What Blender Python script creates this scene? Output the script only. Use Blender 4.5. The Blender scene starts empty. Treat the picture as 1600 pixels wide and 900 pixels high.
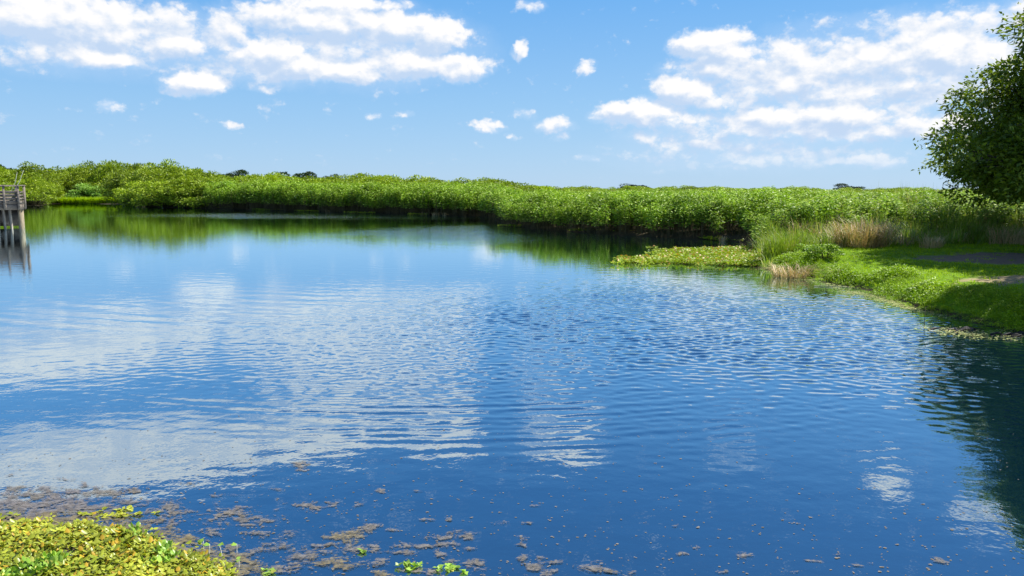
import bpy, math, random
import numpy as np
rng = np.random.default_rng(7); random.seed(7)
S = bpy.context.scene; COL = S.collection

# ------------------------------------------------------------------ camera
F, H0, HOR = 1209.0, 2.0, 296.0
PIT = math.atan((450-HOR)/F)
cam_d = bpy.data.cameras.new('camera'); cam = bpy.data.objects.new('camera', cam_d); COL.objects.link(cam)
cam.location = (0, 0, H0); cam.rotation_euler = (math.pi/2-PIT, 0, 0)
cam_d.sensor_width = 36; cam_d.lens = 36*F/1600; cam_d.clip_end = 6000; cam_d.clip_start = .05
S.camera = cam
def ray(px, py):
    v = 450-py
    return (px-800, F*math.cos(PIT)+v*math.sin(PIT), -F*math.sin(PIT)+v*math.cos(PIT))
def gp(px, py, z=0.0):            # where the photo's line of sight meets height z
    x, y, q = ray(px, py); t = (z-H0)/q
    return (x*t, y*t)
def at(px, y):                    # lateral position seen at px at depth y
    return (px-800)/F/math.cos(PIT)*y
def azel(px, py):
    x, y, q = ray(px, py)
    return math.degrees(math.atan2(x, y)), math.degrees(math.atan2(q, math.hypot(x, y)))

# ------------------------------------------------------------------ light
SUN = np.array([.74, .30, 1.0]); SUN /= np.linalg.norm(SUN)
S.view_settings.view_transform = 'Standard'; S.view_settings.look = 'None'
S.view_settings.gamma = 1; S.view_settings.exposure = 0.75
S.render.engine = 'CYCLES'
S.cycles.max_bounces = 6; S.cycles.diffuse_bounces = 3; S.cycles.glossy_bounces = 3; S.cycles.transmission_bounces = 4; S.cycles.use_denoising = True
sd = bpy.data.lights.new('sun', 'SUN'); sd.energy = 5.0; sd.angle = math.radians(.5); sd.color = (1, .955, .88)
so = bpy.data.objects.new('sun', sd); COL.objects.link(so); so.location = (20, 12, 40)
from mathutils import Vector
so.rotation_euler = Vector(-SUN).to_track_quat('-Z', 'Y').to_euler()
el_s, az_s = math.asin(SUN[2]), math.atan2(SUN[0], SUN[1])

W = bpy.data.worlds.new('World'); S.world = W; W.use_nodes = True
W.cycles.sampling_method = 'MANUAL'; W.cycles.sample_map_resolution = 256
nt = W.node_tree; nt.nodes.clear()
def node(t, kind, ins=None, **kw):
    n = t.nodes.new(kind)
    for k, v in kw.items(): setattr(n, k, v)
    for k, v in (ins or {}).items():
        s = n.inputs[k]
        if hasattr(v, 'is_linked') or isinstance(v, bpy.types.NodeSocket): t.links.new(v, s)
        else: s.default_value = v
    return n
def M(t, op, a, b=None, c=None, clamp=False):
    ins = {0: a}
    if b is not None: ins[1] = b
    if c is not None: ins[2] = c
    n = node(t, 'ShaderNodeMath', ins, operation=op); n.use_clamp = clamp
    return n.outputs[0]
def VM(t, op, a, b=None, c=None):
    ins = {0: a}
    if b is not None: ins[1] = b
    if c is not None: ins[2] = c
    n = node(t, 'ShaderNodeVectorMath', ins, operation=op)
    return n.outputs['Value'] if op in ('LENGTH', 'DOT_PRODUCT', 'DISTANCE') else n.outputs[0]
def mix(t, f, a, b):
    n = node(t, 'ShaderNodeMix', data_type='RGBA')
    for k, v in ((0, f), (6, a), (7, b)):
        if isinstance(v, bpy.types.NodeSocket): t.links.new(v, n.inputs[k])
        else: n.inputs[k].default_value = v
    return n.outputs[2]
def mrange(t, v, a, b, c=0., d=1., smooth=True):
    n = node(t, 'ShaderNodeMapRange', {0: v, 1: a, 2: b, 3: c, 4: d}); n.interpolation_type = 'SMOOTHSTEP' if smooth else 'LINEAR'
    return n.outputs[0]
def noise(t, vec, scale, detail=4, rough=.5, dist=0., out=0):
    return node(t, 'ShaderNodeTexNoise', {'Vector': vec, 'Scale': scale, 'Detail': detail, 'Roughness': rough, 'Distortion': dist}).outputs[out]

D_ = lambda *a: a
clouds = [D_(60,22,170,34,1.0),(150,40,90,28,1.0),(180,55,60,18,.7),(150,92,68,17,.85),(255,55,100,45,.62),(352,50,34,36,.9),(375,80,30,20,.6),(270,72,60,18,.9),
 (305,131,52,19,.95),(500,28,140,24,1.0),(600,42,130,24,1.0),(685,52,48,28,1.1),(530,4,120,13,.8),(430,82,70,24,.95),(470,100,70,20,.9),
 (530,112,80,18,.9),(640,98,90,24,.85),(720,104,52,22,.95),(400,100,150,30,.5),(600,75,120,30,.5),
 (172,167,26,9,.6),(813,80,14,14,.65),(917,104,17,12,.65),(760,198,30,11,.8),(865,196,34,13,.65),(875,215,16,8,.5),(640,180,17,7,.5),(800,215,12,7,.5),
 (584,180,14,6,.45),(828,11,26,10,.55),(360,198,15,6,.45),(410,137,28,8,.45),(820,178,18,8,.4),
 (1112,72,58,24,1.05),(1140,85,60,16,.8),(1230,95,60,32,.75),(1270,120,110,36,.7),(1400,92,130,34,.85),(1475,78,70,30,1.1),(1530,95,50,30,.8),(1380,135,200,34,.62),
 (1070,140,52,24,.9),(1150,105,110,26,.7),(1150,150,120,26,.5),(1580,58,40,20,.45),(1420,160,130,18,.5),
 (1000,176,75,20,.9),(1060,190,90,18,.6),(1220,182,110,18,.75),(1300,180,80,24,.9),(1340,205,120,16,.65),(1460,194,75,16,.8),
 (1150,225,150,20,.42),(1160,250,190,18,.36),(1340,250,60,11,.5),(1390,256,24,8,.6),(1030,215,70,14,.4),(920,247,26,6,.4)]
clouds += [D_(1330,120,260,62,.62),(1240,192,250,34,.60),(1180,235,240,34,.36),(110,50,190,55,.55),(560,70,200,60,.55)]
refl = [(120,706,250,38,.95),(250,735,160,24,1.0),(60,745,120,20,.8),(330,690,130,28,.75),(475,648,110,34,.55),(490,685,100,28,1.3),(600,655,90,26,.8),(690,672,66,30,1.2),
 (890,695,66,22,.9),(840,650,50,30,.3),(620,615,120,30,.22),(1385,757,34,20,.75),(1150,712,44,20,.22),(1540,800,50,22,.45),
 (1340,540,160,20,.3),(1500,545,180,24,.55)]
K = math.degrees(1/F)
ell = []
for cx, cy, rx, ry, w in clouds:
    a, e = azel(cx, cy); ell.append((a, e, rx*K*1.12, ry*K*1.2, w if rx > 35 else w*.82))
for cx, cy, rx, ry, w in refl:
    a, e = azel(cx, cy); ell.append((a, -e, rx*K*1.1, ry*K*1.15, w))

g = bpy.data.node_groups.new('cloud_density', 'ShaderNodeTree')
g.interface.new_socket('P', in_out='INPUT', socket_type='NodeSocketVector')
g.interface.new_socket('Den', in_out='OUTPUT', socket_type='NodeSocketFloat')
g.interface.new_socket('Soft', in_out='OUTPUT', socket_type='NodeSocketFloat')
g.interface.new_socket('Env', in_out='OUTPUT', socket_type='NodeSocketFloat')
gi = g.nodes.new('NodeGroupInput'); go_ = g.nodes.new('NodeGroupOutput'); P0 = gi.outputs[0]
wn = node(g, 'ShaderNodeTexNoise', {'Vector': P0, 'Scale': .32, 'Detail': 4., 'Roughness': .55}).outputs['Color']
wv = VM(g, 'MULTIPLY', VM(g, 'SUBTRACT', wn, (.5,.5,.5)), (2.4, 1.3, 0))
wn2 = node(g, 'ShaderNodeTexNoise', {'Vector': P0, 'Scale': 1.3, 'Detail': 3., 'Roughness': .6}).outputs['Color']
wv2 = VM(g, 'MULTIPLY', VM(g, 'SUBTRACT', wn2, (.5,.5,.5)), (1.1, .7, 0))
PW = VM(g, 'ADD', VM(g, 'ADD', P0, wv), wv2)
acc = None
for a, e, rx, ry, w in ell:
    q = VM(g, 'MULTIPLY_ADD', PW, (1/rx, 1/ry, 0), (-a/rx, -e/ry, 0))
    L = VM(g, 'DOT_PRODUCT', q, q)
    v = M(g, 'MULTIPLY_ADD', L, -w, w)
    acc = v if acc is None else M(g, 'SMOOTH_MAX', acc, v, .12)
# everywhere the photograph does not show, scattered clouds of the same kind
gn = noise(g, VM(g, 'MULTIPLY', P0, (1, 1.8, 1)), .07, 5, .55)
sp = node(g, 'ShaderNodeSeparateXYZ', {0: P0})
ax_ = mrange(g, M(g, 'ABSOLUTE', sp.outputs[0]), 40, 55)
ey = mrange(g, sp.outputs[1], 27, 36)
gen = M(g, 'MULTIPLY', M(g, 'SUBTRACT', mrange(g, gn, .5, .68, 0, 1.1), .1), M(g, 'MAXIMUM', ax_, ey))
acc = M(g, 'MAXIMUM', acc, M(g, 'SUBTRACT', gen, .02))
Pn = VM(g, 'MULTIPLY', P0, (1, 1.5, 1))
n1 = noise(g, Pn, .50, 10, .54)
bil = M(g, 'SUBTRACT', 1, M(g, 'ABSOLUTE', M(g, 'MULTIPLY_ADD', noise(g, VM(g, 'ADD', Pn, (7.3, 2.1, 0)), .8, 6, .5), 4, -2)))
vor = node(g, 'ShaderNodeTexVoronoi', {'Vector': VM(g, 'ADD', Pn, wv2), 'Scale': 1.1, 'Detail': 3., 'Roughness': .55}, feature='F1').outputs['Distance']
fb = M(g, 'ADD', M(g, 'MULTIPLY', M(g, 'SUBTRACT', n1, .5), 1.25), M(g, 'MULTIPLY', M(g, 'SUBTRACT', .45, vor), .35))
fb = M(g, 'ADD', fb, M(g, 'MULTIPLY', M(g, 'SUBTRACT', bil, .5), .10))
den = M(g, 'ADD', acc, fb)
soft = M(g, 'ADD', acc, M(g, 'MULTIPLY', M(g, 'SUBTRACT', noise(g, Pn, .62, 4, .5), .5), 1.5))
g.links.new(den, go_.inputs[0]); g.links.new(soft, go_.inputs[1]); g.links.new(acc, go_.inputs[2])

tc = node(nt, 'ShaderNodeTexCoord').outputs['Generated']
sx = node(nt, 'ShaderNodeSeparateXYZ', {0: tc})
az = M(nt, 'MULTIPLY', M(nt, 'ARCTAN2', sx.outputs[0], sx.outputs[1]), 180/math.pi)
el = M(nt, 'MULTIPLY', M(nt, 'ARCSINE', sx.outputs[2]), 180/math.pi)
Pv = node(nt, 'ShaderNodeCombineXYZ', {0: az, 1: el}).outputs[0]
g1 = node(nt, 'ShaderNodeGroup', {}, node_tree=g); nt.links.new(Pv, g1.inputs[0])
g2 = node(nt, 'ShaderNodeGroup', {}, node_tree=g); nt.links.new(VM(nt, 'ADD', Pv, (.30, .62, 0)), g2.inputs[0])
sky = node(nt, 'ShaderNodeTexSky', sky_type='NISHITA')
sky.sun_disc = False; sky.sun_elevation = el_s; sky.sun_rotation = az_s
sky.air_density = 1.0; sky.dust_density = .25; sky.ozone_density = 2.2
# the photograph's colours are vivid: same sky, richer blue
rmp = node(nt, 'ShaderNodeValToRGB', {0: mrange(nt, el, -10, 90, smooth=False)}); cr_ = rmp.color_ramp
stops = [(-10, (.40,.60,.86)), (0, (.40,.63,.90)), (6, (.27,.55,.90)), (13, (.13,.43,.89)), (22, (.024,.20,.58)), (32, (.010,.12,.41)), (60, (.010,.11,.42)), (90, (.010,.09,.38))]
cr_.elements[0].position = 0; cr_.elements[1].position = 1
for e_, c_ in stops[1:-1]: cr_.elements.new((e_+10)/100)
for k_, (e_, c_) in enumerate(stops): cr_.elements[k_].position = (e_+10)/100; cr_.elements[k_].color = (*c_, 1)
grad = VM(nt, 'MULTIPLY', rmp.outputs[0], (7, 7, 7))
SKY = mix(nt, .85, sky.outputs[0], grad)
alpha = mrange(nt, g1.outputs[0], -.06, .42)
alpha = M(nt, 'MULTIPLY', alpha, mrange(nt, el, -.5, 4))
lit = mrange(nt, M(nt, 'ADD', M(nt, 'MULTIPLY', M(nt, 'SUBTRACT', g1.outputs[1], g2.outputs[1]), 1.5), M(nt, 'MULTIPLY', M(nt, 'SUBTRACT', g1.outputs[0], g2.outputs[0]), .55)), -.75, .80)
thick = mrange(nt, g1.outputs[2], .15, .8)
litv = M(nt, 'MULTIPLY', lit, M(nt, 'MULTIPLY_ADD', thick, .25, .85), clamp=True)
ccol = mix(nt, litv, (3.9, 4.9, 6.4, 1), (7.35, 7.2, 7.1, 1))
veil = M(nt, 'MULTIPLY', mrange(nt, g1.outputs[2], -.15, .8), .62)
skyc = mix(nt, veil, SKY, (4.4, 5.5, 7.0, 1))
skyc = mix(nt, M(nt, 'MULTIPLY', alpha, .93), skyc, ccol)
bg = node(nt, 'ShaderNodeBackground', {'Color': skyc, 'Strength': .085})
nt.links.new(bg.outputs[0], node(nt, 'ShaderNodeOutputWorld').inputs[0])

# ------------------------------------------------------------------ materials
def mat(name):
    m = bpy.data.materials.new(name); m.use_nodes = True; t = m.node_tree; t.nodes.clear()
    return m, t, node(t, 'ShaderNodeOutputMaterial')
def leaf_mat(name, c1, c2, c3=None, trans=.35, rough=.5, spec=.35, nscale=.6, c3f=.12):
    m, t, o = mat(name)
    geo = node(t, 'ShaderNodeNewGeometry'); oi = node(t, 'ShaderNodeObjectInfo')
    n = noise(t, geo.outputs['Position'], nscale, 3, .6)
    f = M(t, 'ADD', M(t, 'MULTIPLY', geo.outputs['Random Per Island'], .6), M(t, 'MULTIPLY_ADD', n, 1.4, -.5), clamp=True)
    c = mix(t, f, (*c1, 1), (*c2, 1))
    if c3:
        c = mix(t, M(t, 'GREATER_THAN', M(t, 'FRACT', M(t, 'MULTIPLY', geo.outputs['Random Per Island'], 17.3)), 1-c3f), c, (*c3, 1))
    c = VM(t, 'SCALE', c); c.node.inputs['Scale'].default_value = 1
    t.links.new(M(t, 'MULTIPLY_ADD', oi.outputs['Random'], .5, .75), c.node.inputs['Scale'])
    p = node(t, 'ShaderNodeBsdfPrincipled', {'Base Color': c, 'Roughness': rough, 'Specular IOR Level': spec})
    tr = node(t, 'ShaderNodeBsdfTranslucent', {'Color': VM(t, 'MULTIPLY', c, (1.25, 1.3, .6))})
    mx = node(t, 'ShaderNodeMixShader', {0: trans, 1: p.outputs[0], 2: tr.outputs[0]})
    t.links.new(mx.outputs[0], o.inputs[0]); return m
def solid(name, c1, c2, scale=3, rough=.8, stretch=(1,1,1), spec=.3, bump=.0, bscale=None):
    m, t, o = mat(name)
    tcn = node(t, 'ShaderNodeTexCoord').outputs['Object']; oi = node(t, 'ShaderNodeObjectInfo')
    v = VM(t, 'ADD', VM(t, 'MULTIPLY', tcn, stretch), VM(t, 'MULTIPLY', oi.outputs['Location'], (1.7, 2.3, 3.1)))
    n = noise(t, v, scale, 6, .65)
    c = mix(t, mrange(t, n, .3, .7), (*c1, 1), (*c2, 1))
    p = node(t, 'ShaderNodeBsdfPrincipled', {'Base Color': c, 'Roughness': rough, 'Specular IOR Level': spec})
    if bump:
        b = node(t, 'ShaderNodeBump', {'Height': noise(t, v, bscale or scale*3, 4, .6), 'Strength': 1., 'Distance': bump}); t.links.new(b.outputs[0], p.inputs['Normal'])
    t.links.new(p.outputs[0], o.inputs[0]); return m
MAT = dict(
 willow=leaf_mat('willow_leaves', (.08,.15,.005), (.36,.48,.018), (.42,.52,.04), trans=.24, nscale=.35),
 marsh=leaf_mat('marsh_leaves', (.06,.16,.005), (.32,.49,.028), (.50,.64,.15), trans=.24, nscale=.5, c3f=.12),
 marshr=leaf_mat('pale_marsh_leaves', (.15,.28,.03), (.30,.44,.06), (.42,.48,.16), nscale=.4, c3f=.2),
 grass=leaf_mat('lawn_blades', (.21,.34,.002), (.36,.49,.006), None, nscale=.8),
 creeper=leaf_mat('creeper_leaves', (.13,.26,.002), (.31,.46,.008), (.38,.5,.03), nscale=1.2),
 reed=leaf_mat('reed_blades', (.12,.22,.015), (.30,.40,.04), (.42,.40,.14), nscale=.5),
 dry=leaf_mat('dry_blades', (.44,.31,.15), (.72,.56,.33), (.22,.27,.05), trans=.2, nscale=1.5),
 oak=leaf_mat('oak_leaves', (.045,.085,.006), (.16,.23,.016), (.25,.31,.03), trans=.3, nscale=.8),
 dark=leaf_mat('dark_far_leaves', (.02,.045,.012), (.04,.075,.02), None, nscale=.1),
 pale=leaf_mat('pale_shrub_leaves', (.18,.32,.05), (.34,.52,.13), None, nscale=.6),
 lettuce=leaf_mat('floating_leaves', (.13,.19,.008), (.50,.52,.06), (.48,.32,.03), trans=.2, rough=.35, nscale=2.2, c3f=.12),
 mint=leaf_mat('upright_floating_leaves', (.17,.33,.03), (.36,.53,.09), (.5,.5,.1), trans=.25, rough=.35, nscale=2.2),
 mat_r=leaf_mat('shore_mat_leaves', (.16,.27,.006), (.38,.46,.03), (.42,.24,.06), trans=.25, nscale=1.0),
 fleck=leaf_mat('shore_fleck_leaves', (.25,.30,.06), (.5,.52,.2), (.3,.22,.1), trans=.1, nscale=2),
 stem=solid('stems', (.06,.055,.02), (.12,.10,.04), 5),
 bark=solid('oak_bark', (.05,.04,.03), (.14,.12,.10), 6, .9, (1,1,.4), bump=.02),
 wood=solid('weathered_wood', (.10,.082,.066), (.27,.23,.19), 6, .85, (1,6,6), bump=.003),
 pile=solid('pile_wood', (.15,.12,.07), (.36,.30,.20), 5, .8, (4,4,.7), bump=.006),
 plank_pale=solid('pale_wood', (.24,.21,.17), (.42,.38,.32), 4, .8, (4,4,.7)),  # pale tone carries the pier boards' sunlit look; the reed stem shares it
 pole=solid('pale_pole', (.5,.5,.42), (.62,.62,.52), 4),
 scum=solid('algae_scum', (.10,.092,.075), (.22,.20,.165), 30, .9),
 scumy=solid('yellow_scum', (.17,.14,.05), (.34,.28,.10), 30, .9),
 blackwood=solid('wet_black_wood', (.008,.008,.007), (.03,.025,.02), 6, .5),
)

# ------------------------------------------------------------------ mesh helpers
def tag(o, label=None, cat=None, group=None, kind=None):
    if label: o['label'] = label
    if cat: o['category'] = cat
    if group: o['group'] = group
    if kind: o['kind'] = kind
    return o
def arr_mesh(name, verts, faces_flat, sizes, mats, midx=None, smooth=False):
    verts = np.asarray(verts, dtype=np.float32).reshape(-1, 3)
    me = bpy.data.meshes.new(name); me.vertices.add(len(verts)); me.vertices.foreach_set('co', verts.ravel())
    ff = np.asarray(faces_flat, dtype=np.int32).ravel(); sizes = np.asarray(sizes, dtype=np.int32)
    me.loops.add(len(ff)); me.loops.foreach_set('vertex_index', ff)
    me.polygons.add(len(sizes)); st = np.concatenate([[0], np.cumsum(sizes)[:-1]]).astype(np.int32)
    me.polygons.foreach_set('loop_start', st); me.polygons.foreach_set('loop_total', sizes)
    if midx is not None: me.polygons.foreach_set('material_index', np.asarray(midx, dtype=np.int32))
    if smooth: me.polygons.foreach_set('use_smooth', np.ones(len(sizes), dtype=bool))
    for m in mats: me.materials.append(m)
    me.update(calc_edges=True); me.validate(); return me
class MB:
    def __init__(s): s.v = []; s.f = []; s.s = []; s.m = []; s.n = 0
    def add(s, verts, faces, mi=0):
        verts = np.asarray(verts, float).reshape(-1, 3)
        s.v.append(verts)
        fa = np.asarray(faces); 
        s.f.append((fa+s.n).ravel()); s.s.append(np.full(len(fa), fa.shape[1])); s.m.append(np.full(len(fa), mi)); s.n += len(verts)
    def leaves(s, P, D, N, L, Wd, mi=0, fold=.15):
        n = len(P); D = D/np.linalg.norm(D, axis=1, keepdims=True)
        T = np.cross(D, N); T /= (np.linalg.norm(T, axis=1, keepdims=True)+1e-9); U = np.cross(T, D)
        L = np.broadcast_to(np.asarray(L, float), (n,))[:, None]; Wd = np.broadcast_to(np.asarray(Wd, float), (n,))[:, None]
        a = P; b = P+D*L*.45+T*Wd*.5+U*Wd*fold; c = P+D*L-U*L*.12; d = P+D*L*.45-T*Wd*.5+U*Wd*fold
        V = np.stack([a, b, c, d], 1).reshape(-1, 3); i = np.arange(n)[:, None]*4
        s.add(V, np.hstack([i, i+1, i+2, i+3]), mi)
    def blades(s, P, D, bend, Hh, Wd, mi=0):
        n = len(P); T = np.cross(D, np.array([0, 0, 1.])); T /= (np.linalg.norm(T, axis=1, keepdims=True)+1e-9)
        up = np.array([0, 0, 1.]); Hh = Hh[:, None]; Wd = np.broadcast_to(np.asarray(Wd, float), (n,))[:, None]; bend = bend[:, None]
        m = P+up*Hh*.6+D*Hh*bend*.35; tip = P+up*Hh*(1-bend*.35)+D*Hh*bend
        V = np.stack([P-T*Wd/2, P+T*Wd/2, m+T*Wd*.35, m-T*Wd*.35, tip], 1).reshape(-1, 3)
        i = np.arange(n)[:, None]*5
        s.add(V, np.hstack([i, i+1, i+2, i+3]), mi)
        s.f.append(np.hstack([i+3, i+2, i+4]).ravel()+s.n-len(V)); s.s.append(np.full(n, 3)); s.m.append(np.full(n, mi))
    def tube(s, pts, rad, k=6, mi=0, cap=True):
        pts = np.asarray(pts, float); n = len(pts); rad = np.broadcast_to(np.asarray(rad, float), (n,))
        tn = np.gradient(pts, axis=0); tn /= np.linalg.norm(tn, axis=1, keepdims=True)+1e-9
        ref = np.array([0, 0, 1.]) if abs(tn[0][2]) < .8 else np.array([1., 0, 0])
        V = []
        for i in range(n):
            u = np.cross(tn[i], ref); u /= np.linalg.norm(u)+1e-9; w = np.cross(tn[i], u)
            for j in range(k):
                a = 2*math.pi*j/k; V.append(pts[i]+rad[i]*(math.cos(a)*u+math.sin(a)*w))
        Fq = [[i*k+j, i*k+(j+1) % k, (i+1)*k+(j+1) % k, (i+1)*k+j] for i in range(n-1) for j in range(k)]
        base = s.n; s.add(V, Fq, mi)
        if cap:
            for i0 in (0, (n-1)*k):
                s.f.append(np.arange(k)+i0+base); s.s.append(np.array([k])); s.m.append(np.array([mi]))
    def box(s, c, size, mi=0, rotz=0, bev=.0):
        x, y, z = [q/2 for q in size]
        b = min(bev, x*.4, y*.4, z*.4) if bev else 0
        if not b:
            V = np.array([[sx_*x, sy_*y, sz_*z] for sz_ in (-1, 1) for sx_, sy_ in ((-1,-1),(1,-1),(1,1),(-1,1))])
            Fq = [[0,3,2,1],[4,5,6,7],[0,1,5,4],[1,2,6,5],[2,3,7,6],[3,0,4,7]]
        else:   # edges along z chamfered
            ring = [(-x+b,-y),(x-b,-y),(x,-y+b),(x,y-b),(x-b,y),(-x+b,y),(-x,y-b),(-x,-y+b)]
            V = np.array([[p[0], p[1], sz_*z] for sz_ in (-1, 1) for p in ring])
            Fq = [[j, (j+1) % 8, 8+(j+1) % 8, 8+j] for j in range(8)]
        ca, sa = math.cos(rotz), math.sin(rotz)
        V = np.stack([V[:,0]*ca-V[:,1]*sa, V[:,0]*sa+V[:,1]*ca, V[:,2]], 1)+np.asarray(c)
        base = s.n; s.add(V, Fq, mi)
        if b:
            for fc in (list(range(7,-1,-1)), list(range(8,16))):
                s.f.append(np.array(fc)+base); s.s.append(np.array([8])); s.m.append(np.array([mi]))
    def mesh(s, name, mats, smooth=False):
        return arr_mesh(name, np.concatenate(s.v), np.concatenate(s.f), np.concatenate(s.s), mats, np.concatenate(s.m), smooth)
    def build(s, name, mats, parent=None, smooth=False, loc=None):
        if not isinstance(mats, (list, tuple)): mats = [mats]
        return link(name, s.mesh(name, mats, smooth), parent, loc)
def link(name, data, parent=None, loc=None):
    o = bpy.data.objects.new(name, data); COL.objects.link(o)
    if parent: o.parent = parent
    if loc is not None: o.location = loc
    return o
def unit(v): return v/(np.linalg.norm(v, axis=-1, keepdims=True)+1e-9)
def rdirs(n, zb=0.): v = rng.normal(size=(n, 3)); v[:, 2] += zb; return unit(v)

# ------------------------------------------------------------------ lake outline and ground
shore_px = [(1600,520),(1520,503),(1475,491),(1430,480),(1400,470),(1375,461),(1330,447),(1290,440),(1250,432),(1200,420),(1186,412),(1190,398),(1192,386),
 (1165,380),(1130,376),(1080,373),(1010,370),(950,367),(900,364),(850,361),(815,357),(790,353),(778,348),(770,341),(755,339),(700,337),(640,335),(500,331),
 (370,327),(300,325.5),(215,323),(200,319.5),(140,318.5),(82,318.5),(70,321),(0,321.5),(-100,322)]
lake = [(8.6,9.5),] if False else []
lake += [gp(*q) for q in shore_px]
lake += [(-120,80),(-140,30),(-90,-8),(-30,-4),(-9,-.8),(-4,.2),(4,-.4),(9,-.2),(13,2),(13,5),(10.5,7.6),(8.6,9.4)]
LK = np.array(lake)
def sdist(x, y):                 # >0 on land
    x = np.asarray(x, float); y = np.asarray(y, float); d2 = np.full(x.shape, 1e18); ins = np.zeros(x.shape, bool)
    n = len(LK)
    for i in range(n):
        ax, ay = LK[i]; bx, by = LK[(i+1) % n]; dx, dy = bx-ax, by-ay
        t = np.clip(((x-ax)*dx+(y-ay)*dy)/(dx*dx+dy*dy), 0, 1)
        d2 = np.minimum(d2, (x-ax-t*dx)**2+(y-ay-t*dy)**2)
        c = (ay > y) != (by > y)
        xi = ax+(y-ay)*dx/np.where(dy == 0, 1e-9, dy) if dy != 0 else np.full(x.shape, 1e9)
        ins ^= c & (x < xi)
    return np.where(ins, -1, 1)*np.sqrt(d2)
def wob(x, y, s, sd):
    return (np.sin(x*1.7/s+sd)*np.cos(y*1.3/s+sd*2)+np.sin((x+y)*.9/s+sd*3)*.7+np.sin((x*2.3-y*1.9)/s+sd*5)*.4)/2.1
def gz(x, y):
    x = np.asarray(x, float); y = np.asarray(y, float); d = sdist(x, y)
    rb = 1/(1+np.exp(-(x-4.2)*2))*1/(1+np.exp((y-34)*.6))
    b = .10+.27*rb
    z = np.where(d > 0, b*(1-np.exp(-np.maximum(d, 0)/.55))+.02*rb*np.clip(d-.5, 0, 6), -.6*(1-np.exp(np.minimum(d, 0)/1.5)))
    edge = rb*np.exp(-((d-.9)/.8)**2)
    z += np.where(d > 0, rb*np.clip(d, 0, 1)*(.035*wob(x, y, .55, 1.)+.015*wob(x, y, .2, 4.))+edge*.10*np.maximum(wob(x, y, .45, 2.), -.4), 0)
    return z
def seg(*a): return np.unique(np.concatenate([np.linspace(p, q, int(n)+1) for p, q, n in a]))
gx = seg((-2500,-300,12),(-300,-80,22),(-80,3,83),(3,22,95),(22,70,48),(70,300,23),(300,2500,12))
gy = seg((-400,-10,14),(-10,8,18),(8,31,115),(31,110,79),(110,300,19),(300,2800,14))
GX, GY = np.meshgrid(gx, gy); GZ = gz(GX, GY)
nx, ny = len(gx), len(gy); idx = np.arange(nx*ny).reshape(ny, nx)
Q = np.stack([idx[:-1,:-1], idx[:-1,1:], idx[1:,1:], idx[1:,:-1]], -1).reshape(-1, 4)
dirt_c = gp(1555, 404, .45)
m, t, o = mat('ground_soil')
pos = node(t, 'ShaderNodeNewGeometry').outputs['Position']
n1_ = noise(t, pos, .9, 6, .6); n2_ = noise(t, pos, 9, 5, .6)
green = mix(t, n1_, (.10,.21,.004,1), (.17,.30,.008,1)); green = mix(t, mrange(t, n2_, .5, .75, 0, .6), green, (.10,.09,.03,1))
mud = mix(t, n2_, (.035,.028,.016,1), (.08,.065,.035,1))
dl = VM(t, 'LENGTH', VM(t, 'MULTIPLY', VM(t, 'SUBTRACT', pos, (dirt_c[0]+2.0, dirt_c[1], 0)), (1/4.0, 1/1.7, 0)))
dl = M(t, 'ADD', dl, M(t, 'MULTIPLY_ADD', noise(t, pos, .8, 6, .65), 1.3, -.65))
sandc = gp(1590, 437, .4)
ds = VM(t, 'LENGTH', VM(t, 'MULTIPLY', VM(t, 'SUBTRACT', pos, (sandc[0]+.6, sandc[1], 0)), (1/1.6, 1/.8, 0)))
ds = M(t, 'ADD', ds, M(t, 'MULTIPLY_ADD', noise(t, pos, 1.6, 6, .65), 1.3, -.65))
spz = node(t, 'ShaderNodeSeparateXYZ', {0: pos})
onbank = M(t, 'MULTIPLY', mrange(t, spz.outputs[0], 3.2, 4.5), mrange(t, spz.outputs[1], 25, 21))
col = mix(t, onbank, mud, green)
col = mix(t, mrange(t, dl, 1.05, .8), col, mix(t, n2_, (.15,.11,.075,1), (.27,.205,.14,1)))
col = mix(t, mrange(t, ds, 1.05, .8), col, mix(t, n2_, (.24,.19,.09,1), (.40,.32,.18,1)))
col = mix(t, mrange(t, spz.outputs[2], .10, .03), col, (.05,.04,.02,1))
p = node(t, 'ShaderNodeBsdfPrincipled', {'Base Color': col, 'Roughness': .95, 'Specular IOR Level': .15})
b = node(t, 'ShaderNodeBump', {'Height': n2_, 'Strength': 1., 'Distance': .03}); t.links.new(b.outputs[0], p.inputs['Normal'])
t.links.new(p.outputs[0], o.inputs[0])
ground = link('ground', arr_mesh('ground', np.stack([GX, GY, GZ], -1).reshape(-1, 3), Q, np.full(len(Q), 4), [m], smooth=True)); tag(ground, kind='structure')
ground['label'] = 'low marshy ground with a grassy bank around the lake'

# ------------------------------------------------------------------ water
m, t, o = mat('lake_water')
pos = node(t, 'ShaderNodeNewGeometry').outputs['Position']
sp_ = node(t, 'ShaderNodeSeparateXYZ', {0: pos})
warp = VM(t, 'SCALE', VM(t, 'SUBTRACT', node(t, 'ShaderNodeTexNoise', {'Vector': pos, 'Scale': .22, 'Detail': 3.}).outputs['Color'], (.5,.5,.5))); warp.node.inputs['Scale'].default_value = 6
pw = VM(t, 'ADD', pos, warp)
def blob(c, r, a=1.15, b_=.55):
    L = VM(t, 'LENGTH', VM(t, 'MULTIPLY', VM(t, 'SUBTRACT', pw, (c[0], c[1], 0)), (1/r[0], 1/r[1], 0)))
    return mrange(t, L, a, b_)
calm = noise(t, pos, .16, 3, .5)
wind = M(t, 'MULTIPLY', blob((7, 38), (15, 11)), .5)
wind = M(t, 'MAXIMUM', wind, M(t, 'MULTIPLY', blob((-9, 62), (24, 10)), .7))
R = VM(t, 'MULTIPLY', pos, (1, 1, 0))
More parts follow.
